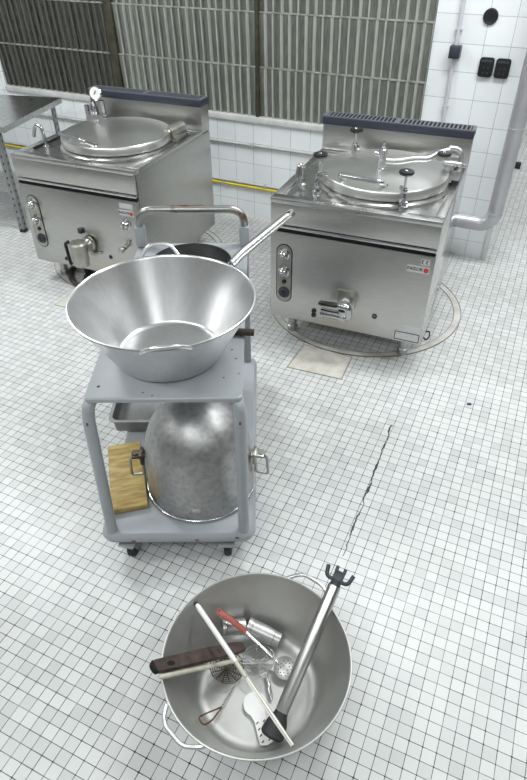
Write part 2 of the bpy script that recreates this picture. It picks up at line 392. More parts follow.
# ------------------------------------------------------------------ boiling pans
W, D, HT, ZB, HB = .829, .815, .81, .145, .177
def boiling_pan(loc, rz, label, right):
    e = empty('boiling_pan', loc, rz, label, 'boiling pan', 'twin steel boiling pans')
    # carcass with polished sides
    b = MB(); b.box((W / 2, (D + .1) / 2 + .012, (ZB + .785) / 2), (W, D + .1 - .024, .785 - ZB), .003)
    b.build('body', 'mirror' if right else 'steel', e)
    # worktop: raised border with sunk plate, overhanging lip
    b = MB()
    z0 = .785
    for (cx, cy, sx, sy) in ((W / 2, .028, W + .004, .06), (W / 2, D - .02, W + .004, .04), (.02, D / 2 + .009, .044, D - .098), (W - .02, D / 2 + .009, .044, D - .098)):
        b.box((cx, cy, (z0 + HT) / 2), (sx, sy, HT - z0), .004)
    b.box((W / 2, D / 2, z0 + .008), (W - .03, D - .03, .012))
    b.build('worktop', 'steeltop', e)
    # front: apron, strip, black slot, door panel
    MB().box((W / 2, .006, (.785 + .68) / 2), (W, .012, .785 - .68), .002).build('apron', 'steel', e)
    MB().box((W / 2, .004, .668), (W - .004, .016, .016), .004).build('drip_strip', 'chrome', e)
    MB().box((W / 2, .008, .649), (W - .01, .006, .02)).build('vent_slot', 'hole', e)
    MB().box((W / 2, .006, (.64 + ZB) / 2), (W, .014, .64 - ZB), .003).build('front_panel', 'steel', e)
    # control plate and knobs
    MB().prism(rrect(.078, .325, .038, 8, .078, .41), .0, .003, Matrix.Rotation(PI / 2, 4, 'X') @ Matrix.Translation((0, 0, .0015))).build('control_plate', 'agedchrome', e)
    b = MB(); b.prism(rrect(.088, .335, .043, 8, .078, .41), 0, .002, Matrix.Rotation(PI / 2, 4, 'X') @ Matrix.Translation((0, 0, .0002))); b.build('plate_rim', 'ink', e)
    for z in (.522, .424):
        b = MB(); b.lathe([(0, 0), (.031, 0), (.031, .008), (.024, .012), (.022, .03), (.017, .036), (0, .036)], (.078, -.003, z), 28, (0, -1, 0))
        for k in range(6):
            a = k * PI / 3; b.box((.078 + .022 * math.cos(a), -.022, z + .022 * math.sin(a)), (.006, .02, .006), .0015, Matrix.Rotation(-a, 3, 'Y'))
        k_ = b.build('knob', 'chrome', e)
        MB().lathe([(0, 0), (.008, 0), (.006, .003), (0, .003)], (.078, -.039, z), 16, (0, -1, 0)).build('knob_cap', 'agedchrome', k_)
    MB().lathe([(0, 0), (.013, 0), (.011, .008), (0, .01)], (.08, -.003, .366), 20, (0, -1, 0)).build('pilot_button', 'black', e)
    d_ = MB().lathe([(0, 0), (.033, 0), (.031, .006), (.025, .008), (.022, .016), (0, .017)], (.08, -.003, .302), 30, (0, -1, 0)).build('dial', 'darkbox', e)
    MB().box((.08, -.021, .304), (.007, .006, .034), .002).build('dial_grip', 'black', d_)
    # tap on the front
    if right:
        f = MB().box((.425, -.006, .335), (.098, .014, .098), .004).build('tap_flange', 'agedchrome', e)
        b = MB(); b.lathe([(.032, 0), (.032, .012), (.026, .016), (.026, .05)], (.425, -.012, .315), 24, (0, -1, 0)); b.build('tap_stem', 'castalu', f)
        b = MB(); b.cyl((.335, -.085, .277), (.455, -.085, .277), .024)
        b.cyl((.318, -.085, .277), (.337, -.085, .277), .027); b.lathe([(.024, 0), (.024, .05), (.0, .055)], (.432, -.085, .262), 20, (0, 0, 1))
        b.tube(fillet([(.445, -.085, .277), (.462, -.085, .285), (.455, -.085, .335), (.405, -.085, .335)], .02), .021, 14)
        b.cyl((.425, -.04, .30), (.425, -.09, .29), .022)
        b.build('drain_tap', 'chrome', e)
        MB().tube([(.305, -.098, .338), (.315, -.098, .338), (.39, -.094, .340), (.405, -.092, .340)], [.011, .0155, .0155, .012], 14, flat=.85).build('tap_lever', 'black', e)
        for z in (.222, .196): MB().lathe([(0, 0), (.014, 0), (.012, .006), (0, .007)], (.252, -.001, z), 18, (0, -1, 0)).build('button', 'black', e)
        MB().lathe([(.006, 0), (.013, 0), (.013, .004), (.006, .004)], (.58, -.001, .263), 18, (0, -1, 0), close=True).build('drain_hole', 'black', e)
        # badge and stickers
        bd = MB().box((.757, -.0015, .566), (.106, .003, .036), .001).build('badge', 'badge', e)
        text_mesh('lettering', 'FAGOR', .0225, 'ink', bd, (.742, -.0034, .566), FRONT, .0003, .0003)
        MB().lathe([(0, 0), (.0125, 0), (.0125, .001), (0, .001)], (.795, -.003, .566), 20, (0, -1, 0)).build('emblem', 'redink', bd)
        MB().box((.785, -.001, .607), (.042, .002, .030), .0006).build('sticker', 'badge', e)
        for k, cx_ in enumerate((.7785, .7985)):                        # round-armed letters C and E
            b = MB(); n = 10; rot = Matrix.Translation((cx_, -.002, .607)) @ Matrix.Rotation(PI / 2, 4, 'X')
            an = [math.radians(95 + 170 * i / n) for i in range(n + 1)]
            b.prism([(.0105 * math.cos(a), .0105 * math.sin(a)) for a in an] + [(.0066 * math.cos(a), .0066 * math.sin(a)) for a in reversed(an)], 0, .0006, rot)
            if k: b.prism([(-.009, -.0013), (-.001, -.0013), (-.001, .0013), (-.009, .0013)], 0, .0006, rot)
            b.build('mark', 'ink', e)
        MB().box((.782, -.0008, .230), (.08, .0016, .034)).build('sticker', 'badge', e)
        s_ = MB().box((.758, -.0015, .181), (.136, .002, .062)).build('sticker', 'sticker', e)
        b = MB()
        for z, w in ((.204, .12), (.158, .12)): b.box((.758, -.0028, z), (w, .0008, .004))
        for x in (.696, .820): b.box((x, -.0028, .181), (.004, .0008, .05))
        b.build('sticker_border', 'ink', s_)
        b = MB(); b.tube(fillet([(.845, .05, .20), (.862, .05, .21), (.868, .05, .175), (.852, .05, .15), (.838, .05, .165)], .015), .004, 8); b.build('side_catch', 'black', e)
    else:
        f = MB().lathe([(0, 0), (.047, 0), (.047, .012), (.036, .016), (.030, .03), (.028, .05), (0, .05)], (.45, -.012, .335), 30, (0, -1, 0)).build('tap_flange', 'agedchrome', e)
        MB().box((.40, -.01, .405), (.03, .018, .03), .003).build('flange_clip', 'darkbox', f)
        MB().box((.50, -.012, .285), (.06, .016, .012), .003).build('flange_lug', 'agedchrome', f)
        b = MB(); b.lathe([(0, 0), (.040, 0), (.050, .006), (.050, .09), (.053, .092), (.053, .112), (.044, .12), (0, .122)], (.425, -.085, .25), 30)
        b.cyl((.425, -.085, .315), (.45, -.02, .33), .03); b.lathe([(.044, 0), (.046, .03), (.046, .034)], (.425, -.085, .222), 28)
        b.build('drain_tap', 'agedchrome', e)
        b = MB(); b.tube(fillet([(.372, -.1, .37), (.352, -.11, .36), (.365, -.115, .235), (.375, -.11, .23)], .012), .014, 12, flat=.7)
        b.box((.345, -.11, .262), (.03, .02, .018), .004); b.build('tap_lever', 'black', e)
        k_ = MB().lathe([(0, 0), (.031, 0), (.031, .008), (.024, .012), (.022, .03), (.017, .036), (0, .036)], (.735, -.001, .50), 26, (0, -1, 0)).build('knob', 'chrome', e)
        MB().box((.735, -.04, .50), (.008, .008, .04), .002).build('knob_grip', 'agedchrome', k_)
        b = MB(); b.cyl((.725, 0, .37), (.725, -.045, .365), .012); b.lathe([(0, 0), (.017, 0), (.017, .02), (0, .022)], (.715, -.05, .36), 18, (-.3, -1, 0)); b.tube([(.725, -.02, .37), (.745, -.02, .40)], .007, 10)
        b.build('vent_cock', 'agedchrome', e)
        MB().lathe([(0, 0), (.014, 0), (.012, .003), (0, .003)], (.582, -.001, .265), 18, (0, -1, 0)).build('drain_hole', 'black', e)
        MB().box((.749, -.0008, .607), (.088, .0016, .03)).build('sticker', 'badge', e)
        bd = MB().box((.745, -.0015, .566), (.096, .003, .034), .001).build('badge', 'badge', e)
        text_mesh('lettering', 'FAGOR', .021, 'ink', bd, (.732, -.0034, .566), FRONT, .0003, .0003)
        MB().lathe([(0, 0), (.0115, 0), (.0115, .001), (0, .001)], (.779, -.003, .566), 20, (0, -1, 0)).build('emblem', 'redink', bd)
    # legs
    for x in (.095, W - .095):
        for y in (.11, D - .05):
            MB().lathe([(0, 0), (.030, 0), (.030, .035), (.024, .04), (.024, ZB + .002), (0, ZB + .002)], (x, y, 0), 22).build('leg', 'castalu', e)
    # flue at the back with navy grille
    b = MB(); b.box((W / 2, D + .05, (HT - .02 + HT + HB - .038) / 2), (W, .10, HB - .018), .003); b.build('backsplash', 'steel', e)
    g = MB().box((W / 2, D + .048, HT + HB - .021), (W + .006, .112, .040), .003).build('flue_cap', 'navy', e)
    b = MB(); b.box((W / 2, D + .048, HT + HB - .0005), (W - .012, .098, .0012)); b.build('flue_opening', 'hole', g)
    b = MB(); n = 36
    for k in range(n):
        x = .012 + (W - .024) * (k + .5) / n
        b.box((x, D + .048, HT + HB + .0015), (.0075, .092, .003))
    b.box((W / 2, D + .002, HT + HB + .001), (W, .008, .004)); b.box((W / 2, D + .096, HT + HB + .001), (W, .008, .004))
    for x in (.004, W / 2, W - .004): b.box((x, D + .048, HT + HB + .001), (.018, .09, .004))
    b.build('flue_grille', 'grille', g)
    # kettle collar and lid
    cx, cy, R = .455, .43 if right else .425, .328
    MB().lathe([(R - .05, HT - .022), (R + .012, HT - .022), (R + .012, HT - .005), (R - .004, HT + .006), (R - .05, HT + .006)], (cx, cy, 0), 72).build('kettle_rim', 'steeltop', e)
    L = MB().lathe([(0, HT + .010), (R - .006, HT + .010), (R, HT + .014), (R, HT + .050), (R - .006, HT + .058), (R * .5, HT + .064), (0, HT + .067)], (cx, cy, 0), 80).build('lid', 'lid', e)
    zt = HT + .06
    if right: h0, h1, lift, lean = (.304, .215), (.512, .195), .038, .070
    else: h0, h1, lift, lean = (.285, .215), (.500, .138), .042, .075
    dx, dy = h1[0] - h0[0], h1[1] - h0[1]; l = math.hypot(dx, dy); nx, ny = dy / l, -dx / l
    pts = [(h0[0], h0[1], zt - .004), (h0[0] + nx * lean, h0[1] + ny * lean, zt + lift), (h1[0] + nx * lean, h1[1] + ny * lean, zt + lift), (h1[0], h1[1], zt - .004)]
    b = MB().tube(fillet(pts, .02), .0125, 12)
    for p in (h0, h1): b.lathe([(0, 0), (.019, 0), (.016, .005), (0, .006)], (p[0], p[1], zt - .002), 18)
    b.build('lid_handle', 'chrome', L)
    # swan-neck filler tap at the left
    if right:
        b = MB().lathe([(0, 0), (.021, 0), (.021, .008), (.015, .012), (.015, .03)], (.075, .25, HT - .016), 20)
        b.tube(fillet([(.075, .25, HT), (.077, .25, HT + .085), (.064, .232, HT + .088), (.058, .222, HT + .03)], .025), .0125, 14)
    else:
        b = MB().lathe([(0, 0), (.022, 0), (.022, .008), (.014, .012), (.014, .03)], (.081, .22, HT - .016), 20)
        b.tube(fillet([(.081, .22, HT), (.074, .22, HT + .10), (.03, .22, HT + .105), (.002, .22, HT + .035)], .025), .0105, 14)
    b.build('filler_tap', 'chrome', e)
    if right:
        # safety valve and swing pipe across the lid
        b = MB().lathe([(0, 0), (.026, 0), (.026, .01), (.022, .012), (.022, .10), (.017, .104), (.017, .112), (.007, .114), (.007, .135), (0, .135)], (.445, .40, HT + .062), 24)
        b.cyl((.445, .40, HT + .135), (.405, .39, HT + .14), .010)
        b.build('safety_valve', 'chrome', e)
        b = MB().tube(fillet([(.455, .405, HT + .105), (.52, .415, HT + .105), (.60, .44, HT + .122), (.665, .47, HT + .118), (.705, .50, HT + .145), (.75, .52, HT + .155)], .03), [.016] * 30, 14)
        b.build('vent_pipe', 'castalu', e)
        MB().tube(fillet([(.745, .545, HT + .160), (.80, .55, HT + .158), (.815, .55, HT + .10), (.80, .55, HT + .04), (.795, .55, HT + .0)], .03), .012, 12).build('elbow_pipe', 'castalu', e)
        b = MB(); b.box((.765, .535, HT + .105), (.075, .05, .055), .006); b.box((.772, .50, HT + .055), (.035, .04, .09), .005)
        b.box((.80, .52, HT + .045), (.05, .06, .05), .006); b.cyl((.775, .48, HT + .06), (.775, .56, HT + .06), .016)
        b.cyl((.74, .50, HT + .10), (.82, .50, HT + .10), .012)
        b.build('hinge', 'castalu', e)
        MB().box((.800, .545, HT + .006), (.05, .09, .03), .004).build('hinge_base', 'darkbox', e)
        # clamp wheels
        for (x, y, h, a) in ((.188, .175, .18, 224), (.228, .690, .165, 131), (.617, .130, .165, 298), (.735, .455, .165, 20)):
            a = math.radians(a); ux, uy = math.cos(a), math.sin(a)
            k_ = None
            b = MB()
            if a > .5:
                b.cyl((x + ux * .012, y + uy * .012, HT - .012), (x + ux * .012, y + uy * .012, HT + .045), .011)
                b.box((x + ux * .012, y + uy * .012, HT - .006), (.045, .04, .018), .004, Matrix.Rotation(a, 3, 'Z'))
                b.cyl((x + ux * .006 - uy * .02, y + uy * .006 + ux * .02, HT + .012), (x + ux * .006 + uy * .02, y + uy * .006 - ux * .02, HT + .012), .009)
                b.box((x - ux * .012, y - uy * .012, HT + .072), (.065, .024, .02), .006, Matrix.Rotation(a, 3, 'Z'))
                b.tube([(x + ux * .012, y + uy * .012, HT + .04), (x, y, HT + .085)], .013, 12)
                b.cyl((x, y, HT + .05), (x, y, HT + h - .02), .006)
                k_ = b.build('clamp', 'chrome', e)
            MB().lathe([(0, 0), (.020, 0), (.031, .004), (.036, .011), (.034, .019), (.024, .023), (.012, .021), (0, .021)], (x, y, HT + h - .022), 26).build('clamp_wheel', 'black', k_ or e)
            MB().lathe([(0, 0), (.008, 0), (.006, .003), (0, .003)], (x, y, HT + h), 12).build('wheel_nut', 'chrome', k_ or e)
    else:
        # pressure valve block with gauge on the back left
        b = MB(); b.prism(rrect(.155, .075, .03, 6, .11, .72), HT - .012, HT + .055)
        b.build('valve_block', 'castalu', e)
        b = MB(); b.lathe([(.024, 0), (.03, .012), (.03, .05), (.016, .075), (.013, .1), (0, .1)], (.095, .715, HT + .05), 22)
        b.cyl((.045, .71, HT + .05), (.045, .71, HT + .105), .015); b.cyl((.165, .72, HT + .05), (.16, .72, HT + .14), .018)
        b.build('pressure_valve', 'chrome', e)
        g = MB().lathe([(0, 0), (.040, 0), (.042, .006), (.042, .02), (.038, .024), (.036, .024)], (.15, .70, HT + .185), 30, (.15, -1, .25)).build('gauge', 'chrome', e)
        MB().lathe([(0, 0), (.036, 0), (.036, .002), (0, .002)], (.1535, .678, HT + .1905), 28, (.15, -1, .25)).build('gauge_face', 'gauge', g)
        MB().box((.1545, .6745, HT + .196), (.004, .003, .03), .0, Matrix.Rotation(.6, 3, 'Y')).build('gauge_needle', 'ink', g)
        # hinge with spring cylinder at the right
        b = MB().cyl((.745, .535, HT + .05), (.775, .66, HT + .06), .034, None, 24)
        b.lathe([(0, 0), (.028, 0), (.026, .01), (0, .012)], (.7445, .533, HT + .05), 22, (-.23, -1, -.08)); b.box((.765, .61, HT + .012), (.07, .14, .05), .006)
        b.build('hinge', 'agedchrome', e)
        MB().box((.735, .69, HT - .004), (.14, .07, .012), .003).build('hinge_base', 'darkbox', e)
        # drain gutter
        MB().box((.045, .30, HT - .008), (.026, .30, .012)).build('gutter', 'hole', e)
    return e
boiling_pan((-1.2087, 2.5797, 0), .0605, 'steel boiling pan with black clamp wheels around its lid, right of the trolley', True)
boiling_pan((-2.8593, 2.5475, 0), .0551, 'steel boiling pan with round gauge and plain lid, beside the worktable', False)

# ------------------------------------------------------------------ trolley frame of reference
TR = math.atan2(.4373, .8993); TO = Vector((-.875, 1.083, 0))
TM = Matrix.Translation(TO) @ Matrix.Rotation(TR, 4, 'Z')
def tw(r, f, z): return TM @ Vector((r, f, z))
SH, ZS = .777, .16
t = empty('trolley', TO, TR, 'grey painted two-tier metal trolley on castors carrying the conical bowl', 'trolley')
# lower shelf: thick bull-nosed deck
b = MB(); prof = []
w_, d_, yc_ = .562, 1.11, .525
for (ins, z) in ((.016, .110), (.005, .118), (0, .132), (.004, .150), (.014, ZS)):
    prof.append([Vector((x, y, z)) for x, y in rrect(w_ - 2 * ins, d_ - 2 * ins, .05 - ins * .5, 8, 0, yc_)])
b.sweep(prof); b.build('lower_shelf', 'paint', t)
b = MB(); prof = []
for (ins, z) in ((.0, SH - .015), (0, SH - .003), (.003, SH)):
    prof.append([Vector((x, y, z)) for x, y in rrect(.474 - 2 * ins, 1.055 - 2 * ins, .018, 4, .013, .528)])
b.sweep(prof); b.build('upper_shelf', 'paint', t)
for sx in (-1, 1):
    x = .239 * sx; xt = .232 if sx > 0 else -.208
    b = MB().tube(fillet([(x, 0, ZS - .004), (x * (.93 if sx < 0 else 1.01), 0, SH - .09), (x * (.905 if sx < 0 else 1.0), .004, SH - .035), (xt, .034, SH - .024)], .06, 8), .0195, 16)
    l_ = b.build('leg', 'paint', t)
    bb = MB(); bb.box((x * (.932 if sx < 0 else 1.01), -.0185, SH - .085), (.006, .003, .012), .001); bb.build('rust_spot', 'rust', l_)
for sx, x in ((-1, -.206), (1, .236)):
    MB().box((x, 1.03, (ZS + SH) / 2 + .02), (.034, .03, SH - ZS + .04), .004).build('rear_post', 'paint', t)
    MB().box((x, 1.03, SH + .045), (.042, .04, .09), .006).build('handle_socket', 'paint', t)
hp = fillet([(-.206, 1.03, SH + .02), (-.206, 1.03, .938), (.236, 1.03, .938), (.236, 1.03, SH + .02)], .075, 10)
h_ = MB().tube(hp, .0165, 16).build('push_handle', 'bare', t)
b = MB(); b.tube([(-.13, 1.032, .951), (.0, 1.032, .9525), (.14, 1.032, .951)], [.004, .0085, .004], 10, flat=.5); b.build('rust_streak', 'rust', h_)
for (x, y) in ((.19, .10), (.236, .12), (.225, .20), (-.05, .03), (-.02, .015), (.21, .25), (-.19, .06)):
    MB().lathe([(0, 0), (random.uniform(.003, .006), 0), (0, .0006)], (x, y, SH), 7).build('paint_chip', 'rust', t)
for (x, z) in ((-.16, .132), (.07, .136), (.215, .148)): MB().box((x, -.0302, z), (.014, .002, .005)).build('paint_chip', 'rust', t)
for (x, y, a) in ((-.185, -.005, 1.35), (.175, -.005, 1.5), (-.19, .98, .9), (.20, .98, -.4)):
    rt = Matrix.Translation((x, y, 0)) @ Matrix.Rotation(a, 4, 'Z')
    b = MB(); b.box((0, 0, .105), (.07, .06, .006), .002)
    for s_ in (-1, 1): b.prism([(-.02, .104), (.02, .104), (.045, .035), (.015, .03)], s_ * .019 - .0015, s_ * .019 + .0015, Matrix.Rotation(PI / 2, 4, 'X'))
    b.bm.transform(rt); k_ = b.build('castor', 'galv', t)
    b = MB(); b.lathe([(0, -.013), (.036, -.013), (.041, -.008), (.041, .008), (.036, .013), (0, .013)], (.025, 0, .041), 26, (0, 1, 0)); b.bm.transform(rt); b.build('wheel', 'rubber', k_)

# ------------------------------------------------------------------ conical bowls
def arch(c, r, z, ang, half, out, up, rad):
    """loop handle in a plane leaning out of the rim"""
    d = Vector((math.cos(ang), math.sin(ang), 0)); s = Vector((-math.sin(ang), math.cos(ang), 0)); C = Vector((c[0], c[1], z))
    k = math.sqrt(max(0, r * r - half * half))
    p = [C + d * (k - .004) + s * half * 1.12 - Vector((0, 0, .011)), C + d * (k + .004) + s * half * 1.12 - Vector((0, 0, .004)), C + d * (r + out) + s * half * .62 + Vector((0, 0, up)),
         C + d * (r + out) - s * half * .62 + Vector((0, 0, up)), C + d * (k + .004) - s * half * 1.12 - Vector((0, 0, .004)), C + d * (k - .004) - s * half * 1.12 - Vector((0, 0, .011))]
    return MB().tube(fillet(p, .035, 6), rad, 12)
def bowl(e, rb, rr, h, m, fil, angs, half, out, up):
    th = .0022; inner, outer = [(0, th)], [(0, 0)]
    n = 6
    # wall direction
    L = math.hypot(rr - rb, h); wx, wz = (rr - rb) / L, h / L
    p0 = Vector((rb - fil, 0)); p1 = Vector((rb, 0)); p2 = Vector((rb + wx * fil, wz * fil))
    arc = [(p0 * (1 - k / n) ** 2 + p1 * 2 * (k / n) * (1 - k / n) + p2 * (k / n) ** 2) for k in range(n + 1)]
    outer += [(q.x, q.y) for q in arc] + [(rr - .003, h - .006)]
    roll = [(rr + .004 * math.cos(a), h - .004 + .004 * math.sin(a)) for a in [math.radians(x) for x in (-120, -60, 0, 50, 100, 150)]]
    inner += [(q.x - th * wz * (k / n), q.y + th * (1 - .6 * k / n)) for k, q in enumerate(arc)] + [(rr - .0055, h - .008)]
    s_ = MB().lathe(outer + roll + list(reversed(inner)), (0, 0, 0), 96).build('shell', m, e)
    for a in angs:
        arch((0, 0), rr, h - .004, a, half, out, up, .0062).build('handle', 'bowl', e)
    return s_
e = empty('conical_bowl', tw(.005, .24, SH + .0005), TR, 'shiny wide conical steel bowl on the top of the grey trolley', 'bowl', 'wide conical steel bowls')
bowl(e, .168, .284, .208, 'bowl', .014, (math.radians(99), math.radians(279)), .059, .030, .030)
PC = Vector((-.40, .764, 0))
e = empty('conical_bowl', PC + Vector((0, 0, .0005)), 0, 'dull wide steel bowl full of utensils standing on the tiled floor', 'bowl', 'wide conical steel bowls')
bowl(e, .186, .275, .212, 'pot', .034, (math.radians(79), math.radians(250)), .068, .034, .004)

# ------------------------------------------------------------------ inverted mixing bowl on lower shelf
KC = (.069, .236)
e = empty('mixing_bowl', tw(KC[0], KC[1], ZS + .001), TR, 'worn metal mixing bowl turned upside down on the lower shelf', 'mixing bowl')
dome = [(.194 * math.cos(math.radians(a)), .20 + .215 * math.sin(math.radians(a))) for a in range(0, 91, 9)]
MB().lathe([(.2, .004), (.207, .012)] + dome[:-1] + [(0, .415)], (0, 0, 0), 80).build('shell', 'dome', e)
MB().torus((0, 0, .007),   .207, .0065, (0, 0, 1), 80, 10).build('rim', 'chrome', e)
MB().box((.0, -.2055, .065), (.028, .010, .012), .003).build('catch', 'castalu', e)
for sx in (-1, 1):
    a = math.radians(186 if sx < 0 else -6); d = Vector((math.cos(a), math.sin(a), 0)); s = Vector((-math.sin(a), math.cos(a), 0))
    R3 = Matrix.Rotation(a, 3, 'Z')
    br = MB().box(d * .222 + Vector((0, 0, .17)), (.05, .04, .012), .004, R3)
    br.box(d * .212 + Vector((0, 0, .16)), (.014, .05, .05), .003, R3); br.cyl(d * .237 + Vector((0, 0, .165)), d * .237 + Vector((0, 0, .18)), .012)
    br.build('handle_bracket', 'agedchrome' if sx > 0 else 'darkwire', e)
    pts = [d * .214 + Vector((0, 0, .165)), d * .214 + Vector((0, 0, .07)) + s * .004, d * .262 + Vector((0, 0, .066)), d * .258 + Vector((0, 0, .150)), d * .236 + Vector((0, 0, .172))]
    MB().tube(fillet(pts, .012), .0055, 10, cap=True).build('handle', 'wire', e)

# tray, board, pan, short pipe
e = empty('oven_tray', tw(-.07, .665, ZS + .0005), TR, 'deep rectangular grey metal tray behind the wooden board', 'tray')
b = MB(); rings = []
for (w, d, z) in ((.50, .285, 0), (.514, .299, .006), (.522, .313, .070), (.546, .337, .072), (.546, .337, .075), (.518, .309, .075), (.510, .295, .008), (.496, .281, .004)):
    rings.append([Vector((x, y, z)) for x, y in rrect(w, d, .03, 6)])
b.sweep(rings); b.build('shell', 'traymetal', e)
ax = Vector((.149, .036)).normalized(); ay = Vector((-ax.y, ax.x))
e = empty('chopping_board', tw(-.249 + .066 - .043, .065 + .016 + .170, ZS + .0005), TR + math.atan2(ax.y, ax.x), 'yellowish worn wooden chopping board lying on the trolley lower shelf', 'chopping board')
b = MB(); b.box((0, 0, .013), (.134, .350, .026), .004)
bo = b.build('board', 'wood', e)
e = empty('frying_pan', tw(.033, .775, SH + .0005), TR, 'black frying pan with long steel handle, behind the conical bowl', 'frying pan')
MB().lathe([(0, 0), (.118, 0), (.128, .004), (.156, .054), (.158, .056), (.154, .056), (.126, .007), (.117, .003), (0, .003)], (0, 0, 0), 72).build('body', 'pan', e)
hp = fillet([(.148, -.020, .040), (.168, -.012, .056), (.20, .004, .085), (.385, .068, .215)], .02, 5)
b = MB().tube(hp, [.020] * 2 + [.028] * (len(hp) - 3) + [.023], 16, flat=.45, up=(0, 0, 1))
end = Vector(hp[-1]); dr = (end - Vector(hp[-3])).normalized()
h_ = b.build('handle', 'steeltop', e)
up_ = Vector((0, 0, 1)); nh = (up_ - dr * up_.dot(dr)).normalized()
MB().lathe([(0, 0), (.021, 0), (.021, .016), (0, .017)], end - nh * .0085, 20, nh).build('handle_end', 'steeltop', h_)
MB().lathe([(0, 0), (.006, 0), (.006, .003), (0, .003)], end + nh * .0082, 14, nh).build('hang_hole', 'ink', h_)
b = MB()
for (x, y, z) in ((.142, -.028, .036), (.142, -.028, .05), (.146, -.004, .048)): b.lathe([(0, 0), (.0055, 0), (.004, .003), (0, .0035)], (x, y, z), 12, (-.9, .1, .5))
b.build('rivet', 'chrome', e)
e = empty('short_pipe', tw(.24, .335, SH + .0135), TR, 'short rusty pipe end lying at the right edge of the trolley top', 'pipe')
b = MB(); b.lathe([(.009, -.055), (.0125, -.055), (.0125, .042), (.009, .042)], (0, 0, 0), 22, (1, -.12, 0), close=True); b.build('tube', 'rustpipe', e)

# ------------------------------------------------------------------ utensils in the floor bowl (world coordinates)
def at(e, pts): return [Vector(p) - e.location for p in pts]
def unit(a, b): return (Vector(b) - Vector(a)).normalized()
# stick blender shaft
A, B = Vector((-.293, .668, .050)), Vector((-.268, 1.002, .243)); dr = unit(A, B); E = A + (B - A) * 1.12
e = empty('stick_blender', A, 0, 'steel stick blender shaft with black bell leaning over the bowl rim', 'stick blender')
MB().tube(at(e, [A + dr * .03, A + dr * .05, A + dr * .36, E - dr * .0]), [.018, .0205, .0205, .0205], 24).build('shaft', 'steeltop', e)
MB().lathe([(.011, -.032), (.031, -.029), (.036, -.022), (.035, -.004), (.028, .02), (.021, .035), (.019, .05), (0, .05)], (0, 0, 0), 28, dr).build('bell', 'rubber', e)
side = dr.cross(Vector((0, 0, 1))).normalized(); nn = side.cross(dr)
b = MB(); q = E - A
b.cyl(q - dr * .004, q + dr * .02, .0185, .015)
fl = Matrix((side, nn, dr)).transposed()
b.box(q + dr * .028, (.034, .016, .04), .004, fl)
for s in (-1, 1):
    b.tube(fillet([q + dr * .018 + side * s * .008, q + dr * .018 + side * s * .036, q + dr * .052 + side * s * .043], .02, 6), .0065, 10)
    b.box(q + dr * .052 + side * s * .013, (.010, .012, .018), .002, fl)
b.build('coupling', 'darkbox', e)
# long white-handled stick bridging the bowl
A, B = Vector((-.648, .838, .192)), Vector((-.211, .596, .186)); dr = unit(A, B); L = (B - A).length
e = empty('long_spatula', A, 0, 'long thin white-handled stick lying right across the floor bowl', 'spatula')
MB().tube(at(e, [A, A + dr * .01, A + dr * L * .42, A + dr * L * .46]), [.006, .0085, .0080, .006], 12).build('handle', 'whiteplastic', e)
MB().lathe([(0, 0), (.0075, 0), (.0075, .004), (0, .005)], (0, 0, 0), 12, -dr).build('end_cap', 'ink', e)
MB().tube(at(e, [A + dr * L * .45, A + dr * L * .56]), [.0068, .0062], 10).build('ferrule', 'cream', e)
MB().tube(at(e, [A + dr * L * .55, A + dr * L * .8, B]), [.0058, .007, .0062], 10, flat=.5).build('blade', 'agedchrome', e)
# brown paddle
A, B = Vector((-.636, .582, .262)), Vector((-.486, .838, .062)); dr = unit(A, B); side = dr.cross(Vector((0, 0, 1))).normalized(); nn = side.cross(dr)
e = empty('wooden_paddle', A, 0, 'dark brown wooden paddle with a hole, poking out over the left rim', 'paddle')
L = (B - A).length; poly = []
for k in range(9): a = PI / 2 + PI * k / 8; poly.append((.020 + .020 * math.cos(a), .019 * math.sin(a)))
poly += [(L * .45, -.0205), (L * .85, -.020), (L, -.014), (L, .014), (L * .85, .020), (L * .45, .0205)]
fr = Matrix((dr, side, nn)).transposed().to_4x4()
MB().prism(poly, -.007, .007, fr).build('blade', 'brown', e)
MB().prism([(.062 + .014 * math.cos(a * PI / 8), .004 + .008 * math.sin(a * PI / 8)) for a in range(16)], .0068, .0076, fr).build('hole', 'hole', e)
MB().prism([(x * .5 - .0006, y * 1.0) for x, y in poly[:9]], -.0074, .0074, fr).build('dark_tip', 'hole', e)
# spider skimmer: cream rod and spiral wire web
def web(b, c, R, turns, dish, nrm, spokes=6, wr=.0011):
    q = Vector((0, 0, 1)).rotation_difference(Vector(nrm).normalized())
    for k in range(1, turns + 1):
        r = R * k / turns; h = -dish * (1 - (r / R) ** 2)
        b.tube([Vector(c) + q @ Vector((r * math.cos(i * PI / 14), r * math.sin(i * PI / 14), h)) for i in range(28)], wr * (1.6 if k == turns else 1), 6, closed=True)
    for k in range(spokes):
        a = k * PI / spokes; pts = []
        for i in range(9):
            r = R * (i / 4 - 1); pts.append(Vector(c) + q @ Vector((r * math.cos(a), r * math.sin(a), -dish * (1 - (r / R) ** 2))))
        b.tube(pts, wr * 1.3, 6)
A, B = Vector((-.608, .572, .250)), Vector((-.478, .795, .060))
C = Vector((-.430, .825, .046))
e = empty('spider_skimmer', C, 0, 'cream-rodded skimmer with a pale round wire web, pointing to the left rim', 'skimmer')
dr = unit(A, B)
MB().tube(at(e, [A, A + dr * .01, B]), [.004, .0072, .0068], 10).build('handle', 'cream', e)
b = MB(); web(b, (0, 0, 0), .056, 6, .016, (-.25, .1, 1)); b.tube(fillet(at(e, [B, B + dr * .01, C + Vector((-.04, -.015, .004))]), .01), .003, 8)
b.build('wire_web', 'wire', e)
C = Vector((-.512, .772, .028))
e = empty('wire_strainer', C, 0, 'dark dirty wire strainer with twisted loop handle, under the cream rod', 'strainer')
b = MB(); web(b, (0, 0, 0), .054, 7, .014, (.18, .1, 1), 7)
b.build('wire_net', 'darkwire', e)
